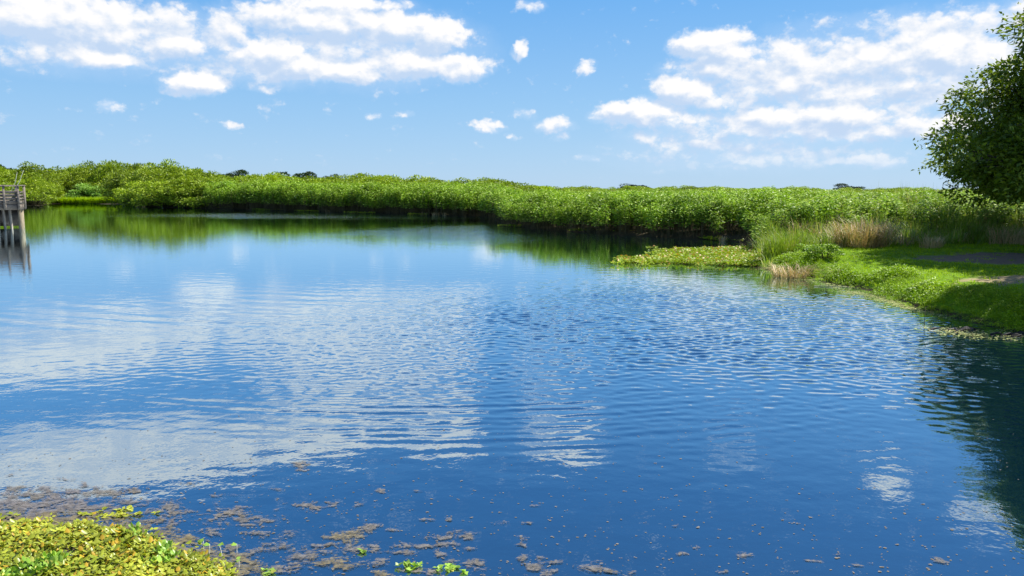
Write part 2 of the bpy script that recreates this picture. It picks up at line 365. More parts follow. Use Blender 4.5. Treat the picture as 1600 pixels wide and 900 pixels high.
h1 = noise(t, VM(t, 'MULTIPLY', R, (1, 1.3, 1)), 4.6, 3, .5, .5)
h2 = noise(t, VM(t, 'MULTIPLY', R, (.8, 1.4, 1)), 2.2, 2, .5, .2)
hh = M(t, 'MULTIPLY', h1, M(t, 'MULTIPLY_ADD', wind, .024, .0005))
hh = M(t, 'ADD', hh, M(t, 'MULTIPLY', h2, M(t, 'MULTIPLY_ADD', wind, .010, .002)))
hh = M(t, 'ADD', hh, M(t, 'MULTIPLY', noise(t, R, 16, 2, .5), .0006))
bp = node(t, 'ShaderNodeBump', {'Height': hh, 'Strength': 1., 'Distance': 1.})
fr = node(t, 'ShaderNodeFresnel', {'IOR': 1.55, 'Normal': bp.outputs[0]}).outputs[0]
fac = mrange(t, fr, .05, .70, .47, 1.0, False)
gl = node(t, 'ShaderNodeBsdfGlossy', {'Color': (.80,.93,1.0,1), 'Roughness': .012, 'Normal': bp.outputs[0]})
df = node(t, 'ShaderNodeBsdfDiffuse', {'Color': (.002,.018,.034,1)})
mx = node(t, 'ShaderNodeMixShader', {0: fac, 1: df.outputs[0], 2: gl.outputs[0]}); t.links.new(mx.outputs[0], o.inputs[0])
# real wavelets on the near half of the lake: directional wave trains, stronger where the breeze touches
wx = seg((-400,-60,8),(-60,-14,12),(-14,12,760),(14,60,16)); wy = seg((-60,3.2,6),(3.2,9.,240),(9.,23.,480),(23,120,20))
WX, WY = np.meshgrid(wx, wy)
wr = np.random.default_rng(21)
def train(lam, direc, spread, n, slope):        # sum of n sines with total rms slope
    z = np.zeros_like(WX)
    for i in range(n):
        l = wr.uniform(*lam); k = 2*math.pi/l; a_ = direc+wr.normal(0, spread); z += np.sin(k*(WX*math.sin(a_)+WY*math.cos(a_))+wr.uniform(0, 6.28))/k
    return z*slope*math.sqrt(2/n)
def hill(cx, cy, rx, ry, p=2.): return np.exp(-(np.abs((WX-cx+.9*wob(WX, WY, 1.9, 2.))/rx)**p+np.abs((WY-cy+.8*wob(WX, WY, 1.6, 5.))/ry)**p))
breeze = np.clip(hill(1.4, 11.2, 4.0, 3.4)+.5*hill(5.6, 9.8, 3.0, 2.6)+.35*hill(5.5, 13.5, 5, 4), 0, 1)*(.75+.25*wob(WX, WY, .9, 7.))
rings = hill(-.1, 6.9, 2.6, 1.1)*.9; left = hill(-6.3, 11.2, 3.4, 2.0); left2 = hill(-3.4, 14., 3.5, 3.5)
Rr = np.hypot(WX+1.0, (WY-16.)); Rl = np.hypot(WX+2.0, WY-24.)
ripple = sum(np.sin(2*math.pi*(Rr+.05*wob(WX, WY, .9, q))/l_+q*2)*l_ for q, l_ in enumerate((.14, .17, .21, .26)))/(2*math.pi)*.022
arcs = sum(np.sin(2*math.pi*(Rl+.12*wob(WX, WY, 1.3, q+3))/l_+q*2)*l_ for q, l_ in enumerate((.38, .52, .71)))/(2*math.pi)*.008
env_w = np.clip((WX+14)/3, 0, 1)*np.clip((12-WX)/1.5, 0, 1)*np.clip((WY-3.2)/.8, 0, 1)*np.clip((23-WY)/5, 0, 1)
WZ = (breeze*(train((.10,.21), .1, .7, 70, .135)+train((.3,.6), .0, .9, 14, .012))+rings*ripple+left*arcs+left2*arcs*.5
      +train((.22,.6), .1, .9, 20, .0034)+train((.16,.28), -.2, .7, 16, .0022)*(.3+.7*np.clip(wob(WX, WY, 2.6, 1.)+.4, 0, 1)))*env_w
qi = np.arange(WX.size).reshape(WX.shape); WQ = np.stack([qi[:-1,:-1], qi[:-1,1:], qi[1:,1:], qi[1:,:-1]], -1).reshape(-1, 4)
tag(link('lake_water', arr_mesh('lake_water', np.stack([WX, WY, WZ], -1).reshape(-1, 3), WQ, np.full(len(WQ), 4), [m], smooth=True)), 'blue lake water with wind ripples reflecting clouds', kind='structure')

# ------------------------------------------------------------------ scatter (stuff only)
def proto(name, mb, mats, smooth=False): return bpy.data.objects.new(name, mb.mesh(name, mats, smooth))
def scatter(name, pts, rotz, scl, protos, label, tilt=0.):
    n = len(pts); me = bpy.data.meshes.new(name); me.vertices.add(n); me.vertices.foreach_set('co', np.asarray(pts, np.float32).ravel())
    r = np.zeros((n, 3), np.float32); r[:, 2] = rotz
    if tilt: r[:, :2] = rng.normal(0, tilt, (n, 2))
    a = me.attributes.new('rot', 'FLOAT_VECTOR', 'POINT'); a.data.foreach_set('vector', r.ravel())
    sc = np.asarray(scl, np.float32); sc = np.repeat(sc[:, None], 3, 1) if sc.ndim == 1 else sc
    a = me.attributes.new('scl', 'FLOAT_VECTOR', 'POINT'); a.data.foreach_set('vector', sc.astype(np.float32).ravel())
    a = me.attributes.new('pick', 'INT', 'POINT'); a.data.foreach_set('value', rng.integers(0, len(protos), n).astype(np.int32))
    o = link(name, me); tag(o, label, kind='stuff')
    ng = bpy.data.node_groups.new(name, 'GeometryNodeTree')
    ng.interface.new_socket('Geometry', in_out='INPUT', socket_type='NodeSocketGeometry'); ng.interface.new_socket('Geometry', in_out='OUTPUT', socket_type='NodeSocketGeometry')
    i = ng.nodes.new('NodeGroupInput'); q = ng.nodes.new('NodeGroupOutput')
    jn = ng.nodes.new('GeometryNodeJoinGeometry')
    for p in protos:
        oi = ng.nodes.new('GeometryNodeObjectInfo'); oi.inputs[0].default_value = p; oi.inputs['As Instance'].default_value = True
        ng.links.new(oi.outputs['Geometry'], jn.inputs[0])
    def na(nm, ty):
        k = ng.nodes.new('GeometryNodeInputNamedAttribute'); k.data_type = ty; k.inputs[0].default_value = nm
        return [s for s in k.outputs if s.enabled and s.name == 'Attribute'][0]
    ip = ng.nodes.new('GeometryNodeInstanceOnPoints')
    ng.links.new(i.outputs[0], ip.inputs['Points']); ng.links.new(jn.outputs[0], ip.inputs['Instance'])
    ip.inputs['Pick Instance'].default_value = True
    ng.links.new(na('pick', 'INT'), ip.inputs['Instance Index']); ng.links.new(na('rot', 'FLOAT_VECTOR'), ip.inputs['Rotation']); ng.links.new(na('scl', 'FLOAT_VECTOR'), ip.inputs['Scale'])
    ng.links.new(ip.outputs[0], q.inputs[0])
    md = o.modifiers.new('scatter', 'NODES'); md.node_group = ng
    return o
def jgrid(x0, x1, y0, y1, s, jit=.45):
    X, Y = np.meshgrid(np.arange(x0, x1, s), np.arange(y0, y1, s)); X = X.ravel(); Y = Y.ravel()
    return X+rng.uniform(-jit, jit, X.size)*s, Y+rng.uniform(-jit, jit, X.size)*s
def vis(x, y, m=1.12, mn=2.): return (y > mn) & (np.abs(x) < (y*.672*m+1.5))
def toppx(x, y): return 800+x/np.maximum(y, .1)*F*math.cos(PIT)

# ------------------------------------------------------------------ marsh plants
def marsh_proto(k, matn, dens=1.0):
    mb = MB(); P=[];Dn=[];L=[]
    ns = 9
    for j in range(ns):
        a = rng.uniform(0, 2*math.pi); r = rng.uniform(.02, .34); bx, by = r*math.cos(a), r*math.sin(a)
        h = rng.uniform(1.25, 1.85); lx, ly = rng.normal(0, .12, 2)
        mb.tube([(bx,by,-.3),(bx+lx*.4,by+ly*.4,h*.5),(bx+lx,by+ly,h*.9)], [.012,.008,.002], 3, 1, False)
        nl = int(rng.integers(36, 50)*dens)
        zz = h*(.34+.68*rng.uniform(0, 1, nl)**.75); tt = zz/h
        an = rng.uniform(0, 2*math.pi, nl); off = rng.uniform(0, .20, nl)*(1.15-.5*tt)
        px_ = bx+lx*tt**1.5+np.cos(an)*off; py_ = by+ly*tt**1.5+np.sin(an)*off
        P.append(np.stack([px_, py_, zz], 1)); Dn.append(np.stack([np.cos(an), np.sin(an), rng.uniform(-.5, .6, nl)], 1)); L.append(rng.uniform(.10, .19, nl)*(1.1-.3*tt))
    P = np.concatenate(P); Dn = np.concatenate(Dn); L = np.concatenate(L)
    mb.leaves(P, Dn, unit(rng.normal(0, .35, (len(P), 3))+np.array([0,0,1.])), L, L*.55, 0)
    return proto('marsh_plant_%d' % k, mb, [MAT[matn], MAT['stem']])
MP = [marsh_proto(k, 'marsh') for k in range(5)]
MR = [marsh_proto(9+k, 'marshr', .8) for k in range(4)]

X, Y = jgrid(-40, 95, 20, 108, .62)
d = sdist(X, Y); px_ = toppx(X, Y)
zshort = (px_ > 1190) & (Y < 24.5+rng.uniform(-.6, 1.2, X.size))
keep = vis(X, Y, 1.15) & (d > -.15) & (px_ > 330) & ~zshort & ~((X > 4) & (Y < 23.5))
keep &= (d < 3.5) | (rng.uniform(size=X.size) < .55)
keep &= ~((px_ < 780) & (Y > 80) & (d > 14))
X, Y, d, px_ = X[keep], Y[keep], d[keep], px_[keep]
zt = np.interp(Y, [22, 26, 31, 40, 60, 105], [.85, 1.2, 1.5, 1.66, 1.5, 1.3])          # canopy height
zt = np.where(px_ < 800, np.interp(px_, [330, 420, 600, 780, 800], [2.5, 2.5, 2.25, 2.1, 1.75]), zt)
zt *= np.where(d < .8, .82, 1.)*np.where(px_ > 1300, .93, 1.)
sc = zt/1.7*rng.uniform(.88, 1.1, X.size)*(1+.15*wob(X, Y, 1.9, 3.)+.08*wob(X, Y, 6., 1.))
sxy = np.clip(sc, .85, 1.5)*rng.uniform(.95, 1.2, X.size)
S3 = np.stack([sxy, sxy, sc], 1); PT = np.stack([X, Y, np.maximum(gz(X, Y), -.05)-.02], 1)
pale = (px_ > 1190) & (rng.uniform(size=X.size) < np.interp(px_, [1190, 1350, 1500], [.1, .65, .8]))
scatter('marsh_plants', PT[~pale], rng.uniform(0, 6.28, (~pale).sum()), S3[~pale], MP, 'dense leafy green marsh plants standing along the far water edge')
scatter('pale_marsh_plants', PT[pale], rng.uniform(0, 6.28, pale.sum()), S3[pale], MR, 'paler leafy marsh plants behind the grassy bank on the right')

# tall grass / reeds
def tuft_proto(k, n, h, w, spread, bend, mats, wb=.012):
    mb = MB(); a = rng.uniform(0, 6.28, n); r = spread*np.sqrt(rng.uniform(0, 1, n))
    P = np.stack([r*np.cos(a), r*np.sin(a), np.full(n, -.03)], 1)
    a2 = a+rng.normal(0, .6, n); Dn = np.stack([np.cos(a2), np.sin(a2), np.zeros(n)], 1)
    mb.blades(P, Dn, rng.uniform(bend[0], bend[1], n), h*rng.uniform(.55, 1.05, n), wb*rng.uniform(.7, 1.3, n))
    return proto('tuft_%d' % k, mb, mats)
RT = [tuft_proto(k, 46, 1., 0, .28, (.05, .6), [MAT['reed']], .022) for k in range(4)]
DT = [tuft_proto(k+20, 46, 1., 0, .28, (.2, .9), [MAT['dry']], .018) for k in range(3)]
GT = [tuft_proto(k+40, 26, .09, 0, .10, (.1, .8), [MAT['grass']], .010) for k in range(4)]
X, Y = jgrid(3, 40, 18, 33, .42)
d = sdist(X, Y); px_ = toppx(X, Y)
lim = 21.6+.35*wob(X, Y, 1.4, 2.)
keep = (d > -.1) & (px_ > 1188) & (Y > lim) & (Y < 32) & vis(X, Y, 1.2)
keep |= (d > .0) & (px_ > 1188) & (px_ < 1330) & (Y > np.interp(px_, [1188, 1250, 1330], [18.6, 20.0, 21.4])) & (Y < 24)
keep &= rng.uniform(size=X.size) < np.interp(Y, [21, 25, 29], [.95, .6, .25])
X, Y = X[keep], Y[keep]
hgt = np.interp(Y, [19, 21.5, 23, 26, 30], [.35, .40, .60, 1.15, 1.7])*rng.uniform(.7, 1.25, X.size)
PT = np.stack([X, Y, gz(X, Y)], 1)
hgt = hgt*np.where(toppx(X, Y) > 1400, 1.15, 1.); dsel = rng.uniform(size=X.size) < np.where(wob(X, Y, .9, 6.) > .35, .7, .12)*np.interp(toppx(X, Y), [1190, 1300, 1400], [.15, .5, 1])
S3 = np.stack([np.full(X.size, .9), np.full(X.size, .9), hgt], 1)
scatter('tall_grass', PT[~dsel], rng.uniform(0, 6.28, (~dsel).sum()), S3[~dsel], RT, 'tall green marsh grass rising behind the mown bank')
scatter('straw_grass', PT[dsel], rng.uniform(0, 6.28, dsel.sum()), S3[dsel]*.9, DT, 'straw coloured dead grass mixed into the tall grass behind the bank')

XY = []
for (px_a, px_b, n_) in ((1210, 1330, 14), (655, 700, 9), (505, 520, 2), (205, 222, 4), (1130, 1190, 5)):
    for k in range(n_):
        p = rng.uniform(px_a, px_b); q_ = gp(p, np.interp(p, [205, 500, 640, 755, 790, 850, 950, 1080, 1165, 1195, 1250, 1330], [323, 331, 335, 339, 353, 361, 367, 373, 380, 400, 425, 440])); XY.append((q_[0]+rng.normal(0, .1), q_[1]+rng.uniform(.0, .5)))
XY = np.array(XY); big_ = np.where(XY[:, 1] > 30, rng.uniform(.2, .45, len(XY)), rng.uniform(.2, .4, len(XY)))
scatter('dead_stalks', np.column_stack([XY, np.zeros(len(XY))]), rng.uniform(0, 6.28, len(XY)), np.column_stack([big_*1.5, big_*1.5, big_]), DT, 'brown dead stalks at the foot of the marsh wall')
# lawn tufts and creeping edge plants on the bank
X, Y = jgrid(3.5, 26, 8, 23.2, .17)
d = sdist(X, Y); px_ = toppx(X, Y)
de = np.hypot((X-dirt_c[0]-2.0)/4.0, (Y-dirt_c[1])/1.7)+.35*wob(X, Y, .8, 1.7)
dse = np.hypot((X-sandc[0]-.6)/1.6, (Y-sandc[1])/.8)+.3*wob(X, Y, .5, 2.7)
keep = (d > .05) & vis(X, Y, 1.25) & (px_ > 1180) & ((de > .95) | (rng.uniform(size=X.size) < .06)) & ((dse > .85) | (rng.uniform(size=X.size) < .15))
X, Y, d = X[keep], Y[keep], d[keep]
scatter('lawn_grass', np.stack([X, Y, gz(X, Y)], 1), rng.uniform(0, 6.28, X.size), rng.uniform(.55, 1.35, X.size), GT, 'short bright green grass on the bank under the tree')
def creeper_proto(k, mname, h=.13, r=.13, n=90, L=(.022,.04)):
    mb = MB(); a = rng.uniform(0, 6.28, n); q = r*np.sqrt(rng.uniform(0, 1, n)); z = h*(1-(q/r)**2*.6)*rng.uniform(.3, 1., n)
    P = np.stack([q*np.cos(a), q*np.sin(a), z], 1); Dn = np.stack([np.cos(a), np.sin(a), rng.uniform(-.2, .9, n)], 1)
    ln = rng.uniform(*L, n); mb.leaves(P, Dn, unit(rng.normal(0, .4, (n, 3))+[0,0,1.]), ln, ln*.6, 0)
    return proto('creeper_%d' % k, mb, [MAT[mname]])
CP = [creeper_proto(k, 'creeper') for k in range(4)]
X, Y = jgrid(3.5, 20, 8, 22, .115)
d = sdist(X, Y); keep = (d > -.12) & (d < .75+.7*wob(X, Y, .8, 3.)) & vis(X, Y, 1.25) & (toppx(X, Y) > 1185)
X, Y, d = X[keep], Y[keep], d[keep]
s_ = np.clip(1.0+.75*wob(X, Y, .38, 5.)-.12*d, .35, 1.9)*np.clip(.55+d*1.3, .5, 1)
scatter('creeping_plants', np.stack([X, Y, np.maximum(gz(X, Y), 0)], 1), rng.uniform(0, 6.28, X.size), s_, CP, 'bright green creeping plants in low mounds along the bank edge')

# floating mat off the point, right of centre
MT = [creeper_proto(30+k, 'mat_r', .10, .13, 26, (.05,.10)) for k in range(4)]
matpoly = [gp(*q) for q in [(962,409),(1000,404),(1040,403),(1030,394),(1070,391),(1130,390),(1185,387),(1215,388),(1215,417),(1150,415),(1060,413),(990,412)]]
def inpoly(x, y, P):
    ins = np.zeros(x.shape, bool); n = len(P)
    for i in range(n):
        ax, ay = P[i]; bx, by = P[(i+1) % n]
        if ay == by: continue
        ins ^= ((ay > y) != (by > y)) & (x < ax+(y-ay)*(bx-ax)/(by-ay))
    return ins
X, Y = jgrid(2, 9, 18, 30, .12)
XW = X+.15*wob(X, Y, .5, 1.); YW = Y+.35*wob(X, Y, .35, 3.)
keep = inpoly(XW, YW, matpoly) & (sdist(X, Y) < .3) & (rng.uniform(size=X.size) < .85); X, Y = X[keep], Y[keep]
out_ = rng.uniform(size=X.size) < .07; X = X-out_*rng.uniform(0, .9, X.size); Y = Y+out_*rng.normal(0, .55, X.size)
scatter('floating_plant_mat', np.stack([X, Y, np.full(X.size, .0)], 1), rng.uniform(0, 6.28, X.size), rng.uniform(.7, 1.3, X.size), MT, 'yellow green mat of floating plants reaching into the water from the point')
def strip(name, segs, n, wdt, protos, label, s=(.5, 1.2)):
    XY = []
    for (a, b) in segs:
        A = np.array(gp(*a)); B = np.array(gp(*b)); k = int(n*np.linalg.norm(B-A)); tt = rng.uniform(0, 1, k)
        XY.append(A+(B-A)*tt[:, None]+rng.normal(0, wdt, (k, 2))*np.array([.6, 1]))
    XY = np.concatenate(XY)
    return scatter(name, np.column_stack([XY, np.full(len(XY), .006)]), rng.uniform(0, 6.28, len(XY)), rng.uniform(*s, len(XY)), protos, label)
strip('far_floating_strips', [((778,353),(810,355)),((890,361.5),(985,364)),((960,365),(1010,367.5)),((1100,374),(1170,379)),((395,328),(440,328.5)),((460,330),(500,331)),((540,332.5),(580,333.5)),((640,335.5),(672,336))], 9, .22, MT, 'thin pale green strips of floating plants at the foot of the marsh wall', (.8, 1.6))
XG, YG = [], []
for (a, b, dz) in [((80,318.2),(205,318.4), 2.5)]:
    A = np.array(gp(*a)); B = np.array(gp(*b)); k = 1100; tt = rng.uniform(0, 1, k)
    q = A+(B-A)*tt[:, None]; XG.append(q[:, 0]); YG.append(q[:, 1]-.6+rng.uniform(0, 6.5, k))
XG, YG = np.concatenate(XG), np.concatenate(YG)
scatter('far_grass_bank', np.stack([XG, YG, np.zeros(len(XG))], 1), rng.uniform(0, 6.28, len(XG)), np.column_stack([np.full(len(XG), 2.), np.full(len(XG), 2.), rng.uniform(.6, 1.25, len(XG))]), [tuft_proto(70+k, 40, 1., 0, .3, (.1,.7), [MAT['grass']], .05) for k in range(2)], 'bright green grass strip at the foot of the left thicket')

# ------------------------------------------------------------------ bushes and trees
def bush_mesh(k, matn, lumps=26, per=260, L=(.16,.30), sq=1., hh=1.0):
    """unit bush: about 1 tall and 1.15 wide, foliage and stems as two meshes"""
    fo = MB(); st = MB()
    cen = []
    for j in range(lumps):
        a = rng.uniform(0, 6.28); r = .47*math.sqrt(rng.uniform(0, 1)); top = 1-.42*(r/.5)**2
        z = rng.uniform(.14, 1)**.85*top*.82+.02
        cen.append((r*math.cos(a), r*math.sin(a), z))
    cen = np.array(cen)
    for c in cen:
        rr = rng.uniform(.09, .20); n = per
        v = rdirs(n, .35); q = rr*rng.uniform(.35, 1., n)**.5
        P = c+v*q[:, None]*np.array([1.15, 1.15, .8])
        P[:, 2] = np.maximum(P[:, 2], .03)
        Dn = unit(v+rng.normal(0, .5, (n, 3))+[0, 0, .15]); ln = rng.uniform(*L, n)*.2
        fo.leaves(P, Dn, unit(v+rng.normal(0, .6, (n, 3))+[0, 0, .8]), ln, ln*.42, 0)
        st.tube([(c[0]*.25, c[1]*.25, -.05), (c[0]*.6, c[1]*.6, c[2]*.5), tuple(c)], [.012, .009, .004], 3, 0, False)
    return fo.mesh('foliage', [MAT[matn]]), st.mesh('stems', [MAT['stem']])
WB = [bush_mesh(k, 'willow', 38, 230) for k in range(5)]
def thing(name, loc, label, cat, group=None, rotz=0., scale=(1,1,1)):
    o = bpy.data.objects.new(name, None); COL.objects.link(o); o.location = loc; o.rotation_euler = (0, 0, rotz); o.scale = scale; o.empty_display_size = .3
    return tag(o, label, cat, group)
def place_words(entries, fmt):      # entries: (px, object, key); numbers the few that share one landmark from left to right
    cells = {}
    for p, o, key in entries: cells.setdefault(key, []).append((p, o))
    for key, lst in cells.items():
        lst.sort(key=lambda q: q[0]); n = len(lst)
        words = {1: [''], 2: ['left ', 'right '], 3: ['left ', 'middle ', 'right '], 4: ['leftmost ', 'second from left ', 'third from left ', 'rightmost ']}.get(n) or ['leftmost ', 'second from left ', 'third from left ']+['%s from left ' % w for w in ('fourth', 'fifth', 'sixth', 'seventh', 'eighth')][:n-4]+['rightmost ']
        for w, (p, o) in zip(words, lst): o['label'] = fmt(w, key)
LBL_A, LBL_B, LBL_S = [], [], []
def bush(name, x, y, h, w, meshes, label, cat='shrub', group=None, z=None):
    o = thing(name, (x, y, 0 if z is None else z), label, cat, group, rng.uniform(0, 6.28), (w, w, h))
    c_ = link('foliage', meshes[0], o); d_ = link('stems', meshes[1], o); return o
tops_x = [-150,-60,0,60,110,150,185,230,270,300,340,400,480,520,560,600,660,720,745,775,800,830,860]
tops_y = [ 258, 256,254,256,253,252,246,246,249,256,264,269,273,273,269,271,276,278,273,273,279,284,285]
def topy(p): return float(np.interp(p, tops_x, tops_y))
gA = 'willow thickets on the far left shore'; gB = 'willow thickets behind the tall marsh plants'
for row, (dy, k) in enumerate(((2.2, .66), (5.0, .84), (8.5, .97), (12, 1.02))):
    for p_ in np.arange(-140+row*9, 345, 34):
        p = p_+rng.uniform(-8, 8); ysh = gp(p, np.interp(p, [0,70,82,200,215,370], [321.5,321,318.5,319.5,323,327]))[1]
        if row == 0 and 78 < p < 212: continue
        y = ysh+dy+rng.uniform(-.5, .8)+(6.0 if 65 < p < 222 else 0); x = at(p, y)
        hgt = (H0+(HOR-topy(p))/F*y)*k*rng.uniform(1.02, 1.13)
        lab = ['front row willow thicket with foliage reaching the water on the far left shore', 'middle row willow thicket of the tall far left shore growth', 'upper middle row willow thicket of the tall far left shore growth', 'tallest back row willow thicket forming the skyline of the left shore'][row]
        lm = 'behind the pier' if p < 40 else 'just right of the pier' if p < 85 else 'behind the grass strip' if p < 150 else 'at the right of the grass strip' if p < 215 else 'on the tall hump' if p < 280 else 'next to the marsh plants'
        ob = bush('willow_bush', x, y, hgt, rng.uniform(5.2, 6.8), WB[int(rng.integers(5))], lab, 'bush', ['front willows of the left shore', 'middle willows of the left shore', 'upper middle willows of the left shore', 'skyline willows of the left shore'][row]); LBL_A.append((p, ob, (['front row', 'second row', 'third row', 'skyline row'][row], lm)))
for row, (dy, k) in enumerate(((12, .93), (16, 1.0), (20, 1.03))):
    for p_ in np.arange(335+row*18, 850, 40):
        p = p_+rng.uniform(-9, 9); ysh = gp(p, np.interp(p, [370,755,850], [327,339,341]))[1]
        y = ysh+dy+rng.uniform(-1, 1)+(8 if p > 700 else 0); x = at(p, y)
        hgt = (H0+(HOR-topy(p))/F*y)*k*rng.uniform(.96, 1.12)
        lm = 'below the distant dark trees' if p < 480 else 'right of the domed dark tree' if p < 570 else 'on the low rise left of centre' if p < 660 else 'above the bare far water edge' if p < 745 else 'by the nearer marsh wall'
        ob = bush('willow_bush', x, y, hgt, rng.uniform(4.6, 6.0), WB[int(rng.integers(5))], ['willow thicket just behind the tall marsh plants, left of centre', 'willow thicket in the second row behind the marsh plants, left of centre', 'willow thicket on the skyline behind the tall marsh plants, left of centre'][row], 'bush', ['willows just behind the marsh plants', 'second row willows behind the marsh plants', 'skyline willows behind the marsh plants'][row]); LBL_B.append((p, ob, (['front', 'middle', 'skyline'][row], lm)))
place_words(LBL_A, lambda w, k: w+'willow in the left shore '+k[0]+', '+k[1])
place_words(LBL_B, lambda w, k: w+'willow in the '+k[0]+' marsh row, '+k[1])
# far thicket beyond the marsh
WP = []
for k, (a, b) in enumerate(WB[:4]):
    WP.append(bpy.data.objects.new('far_bush_%d' % k, a))
XY = []
for row in range(4):
    y0 = 104+row*13
    for p in np.arange(770, 1900, 1209*1.5/y0):
        y = y0+rng.uniform(-4, 4); XY.append((at(p+rng.uniform(-8, 8), y), y, row))
XY = np.array(XY); pxs = toppx(XY[:, 0], XY[:, 1])
ty = 288.5+np.interp(pxs, [780, 900, 1000, 1200, 1440], [-4, -1.5, 0, .6, 2.5])
hgt = (H0+(HOR-ty)/F*XY[:, 1])*rng.uniform(.72, 1.03, len(XY))*np.where(XY[:, 2] == 0, .88, 1)
wd = rng.uniform(3.6, 7.0, len(XY))
scatter('far_thicket', np.column_stack([XY[:, :2], np.zeros(len(XY))]), rng.uniform(0, 6.28, len(XY)), np.column_stack([wd, wd, hgt]), WP, 'far low willow thicket closing the marsh along the skyline')
# dark trees far behind
DB = [bush_mesh(20+k, 'dark', 22, 170, (.25, .42)) for k in range(3)]
far = [(8,252,40,'dark rounded tree showing above the left end of the thicket'),(28,253.5,30,'small dark tree top beside the leftmost dark tree'),(345,265,34,'dark tree at the left end of the distant row above the thicket'),(368,263.5,30,'second dark tree from the left in the distant row'),
 (392,266,30,'low dark tree between two taller ones in the distant row'),(415,267,32,'dark tree in the middle of the distant row above the marsh'),(437,265.5,28,'dark tree just left of the large domed distant tree'),(469,262,44,'large dark domed tree, the most prominent one on the horizon'),(492,269,28,'low dark tree right of the domed distant tree'),
 (519,269.5,24,'small dark tree poking above the thicket left of centre'),(985,287,30,'tiny dark tree on the horizon near the centre of the marsh'),(1312,288.5,30,'tiny dark tree on the horizon above the right marsh')]
for p, ty_, wpx, lab in far:
    y = 330.; x = at(p, y); h_ = H0+(HOR-ty_+3.)/F*y; o = bush('distant_tree', x, y, h_, wpx/F*y*1.55, DB[int(rng.integers(3))], lab, 'tree', 'dark trees on the horizon')
# pale shrub in front of the left thicket
y = gp(150, 318.5)[1]+5.2
bush('pale_shrub', at(152, y), y, 3.1, 5.6, bush_mesh(40, 'pale', 20, 200, (.2,.34)), 'pale green shrub behind the grass strip on the far left shore', 'shrub')

# oak on the right
def oak(cx, cy, prof, zmin, ncl, per, label, seed, long_limbs=True, th=.34):
    r_ = np.random.default_rng(seed); o = thing('oak_tree', (cx, cy, float(gz(cx, cy))-.05), label, 'tree')
    zs = [p[0] for p in prof]; rs = [p[1] for p in prof]; top = zs[-1]
    tr = MB(); tr.tube([(0,0,-.2),(0,0,.2),(.05,0,1.0),(.0,.08,1.9),(-.05,.1,top*.5),(.05,0,top*.8)], [th*1.5,th*1.1,th,th*.9,th*.5,.05], 10)
    tr.build('trunk', MAT['bark'], o, True)
    br = MB(); fo = MB(); limbs = []
    for j in range(11):
        a = j*2.4+r_.uniform(-.3, .3); z1 = r_.uniform(.28, .85)*top; R_ = np.interp(z1, zs, rs)*.7
        z0 = min(1.7+(j % 5)*.5, z1); e = np.array([R_*math.cos(a), R_*math.sin(a), z1]); s0 = np.array([0, 0.05, z0])
        m1 = s0*.6+e*.4+np.array([0, 0, .35]); m2 = s0*.25+e*.75+np.array([0, 0, .25])
        pts = np.array([s0, m1, m2, e]); br.tube(pts, [th*.42, th*.3, th*.18, .03], 7); limbs.append(pts)
    for a in ((math.pi*.93, math.pi*1.06, math.pi*1.2, math.pi*.8) if long_limbs else ()):   # long low limbs over the grass
        e = np.array([4.7*math.cos(a), 4.7*math.sin(a), r_.uniform(1.8, 2.4)]); s0 = np.array([0, 0, 1.6])
        pts = np.array([s0, s0*.65+e*.35+[0,0,.5], s0*.3+e*.7+[0,0,.15], e]); br.tube(pts, [th*.45, th*.3, th*.16, .03], 7); limbs.append(pts)
    allp = np.concatenate([np.array([l[0]*(1-t)+l[1]*t for t in (.6, 1)]+[l[1]*(1-t)+l[2]*t for t in (.5, 1)]+[l[2]*(1-t)+l[3]*t for t in (.5, 1)]) for l in limbs])
    for c in range(ncl):
        z = zmin+(top-zmin)*r_.uniform(0, 1)**1.25; R_ = np.interp(z, zs, rs); a = r_.uniform(0, 6.28)
        q = R_*r_.uniform(.1, 1)**.42*(.82+.13*math.sin(a*5+z*2)+.09*math.sin(a*11-z*4)); cc = np.array([q*math.cos(a), q*math.sin(a), z])
        i = np.argmin(np.linalg.norm(allp-cc, axis=1)); s0 = allp[i]
        if np.linalg.norm(s0-cc) > .2: br.tube([s0, (s0+cc)/2+[0,0,.12], cc], [.045, .028, .010], 4, 0, False)
        n = int(per*r_.uniform(.6, 1.3)); v = unit(r_.normal(size=(n, 3))); w = r_.uniform(.2, 1, n)**.5
        sz = r_.uniform(.42, .78)
        P = cc+v*w[:, None]*np.array([sz*1.25, sz*1.25, sz*.6]); P[:, 2] -= .10*((P[:, 0]-cc[0])**2+(P[:, 1]-cc[1])**2)
        ln = r_.uniform(.10, .19, n)
        fo.leaves(P, unit(v*[1,1,.4]+r_.normal(0, .6, (n, 3))), unit(r_.normal(0, .5, (n, 3))+[0, 0, 1.]), ln, ln*.5, 0)
        for k in range(3):       # sprigs reaching out of the clump
            dv = unit(np.array([math.cos(a), math.sin(a), 0])+r_.normal(0, .6, 3)); m_ = 12; tt = np.linspace(.3, 1, m_)[:, None]
            P = cc+dv*tt*sz*1.55-np.array([0, 0, .15])*tt**2+r_.normal(0, .03, (m_, 3)); ln = r_.uniform(.08, .14, m_)
            fo.leaves(P, unit(dv+r_.normal(0, .8, (m_, 3))), unit(r_.normal(0, .4, (m_, 3))+[0,0,1.]), ln, ln*.5, 0)
    br.build('branches', MAT['bark'], o, True); cr = fo.build('crown', MAT['oak'], o)
    return o
oak(17.1, 19.8, [(1.2,4.6),(1.7,6.0),(2.5,7.0),(3.0,6.8),(3.8,5.7),(4.7,4.8),(5.8,3.9),(6.7,3.1),(8,2.3),(9.6,.6)], 1.5, 980, 380, 'spreading dark green oak leaning over the right bank with low branches', 5)
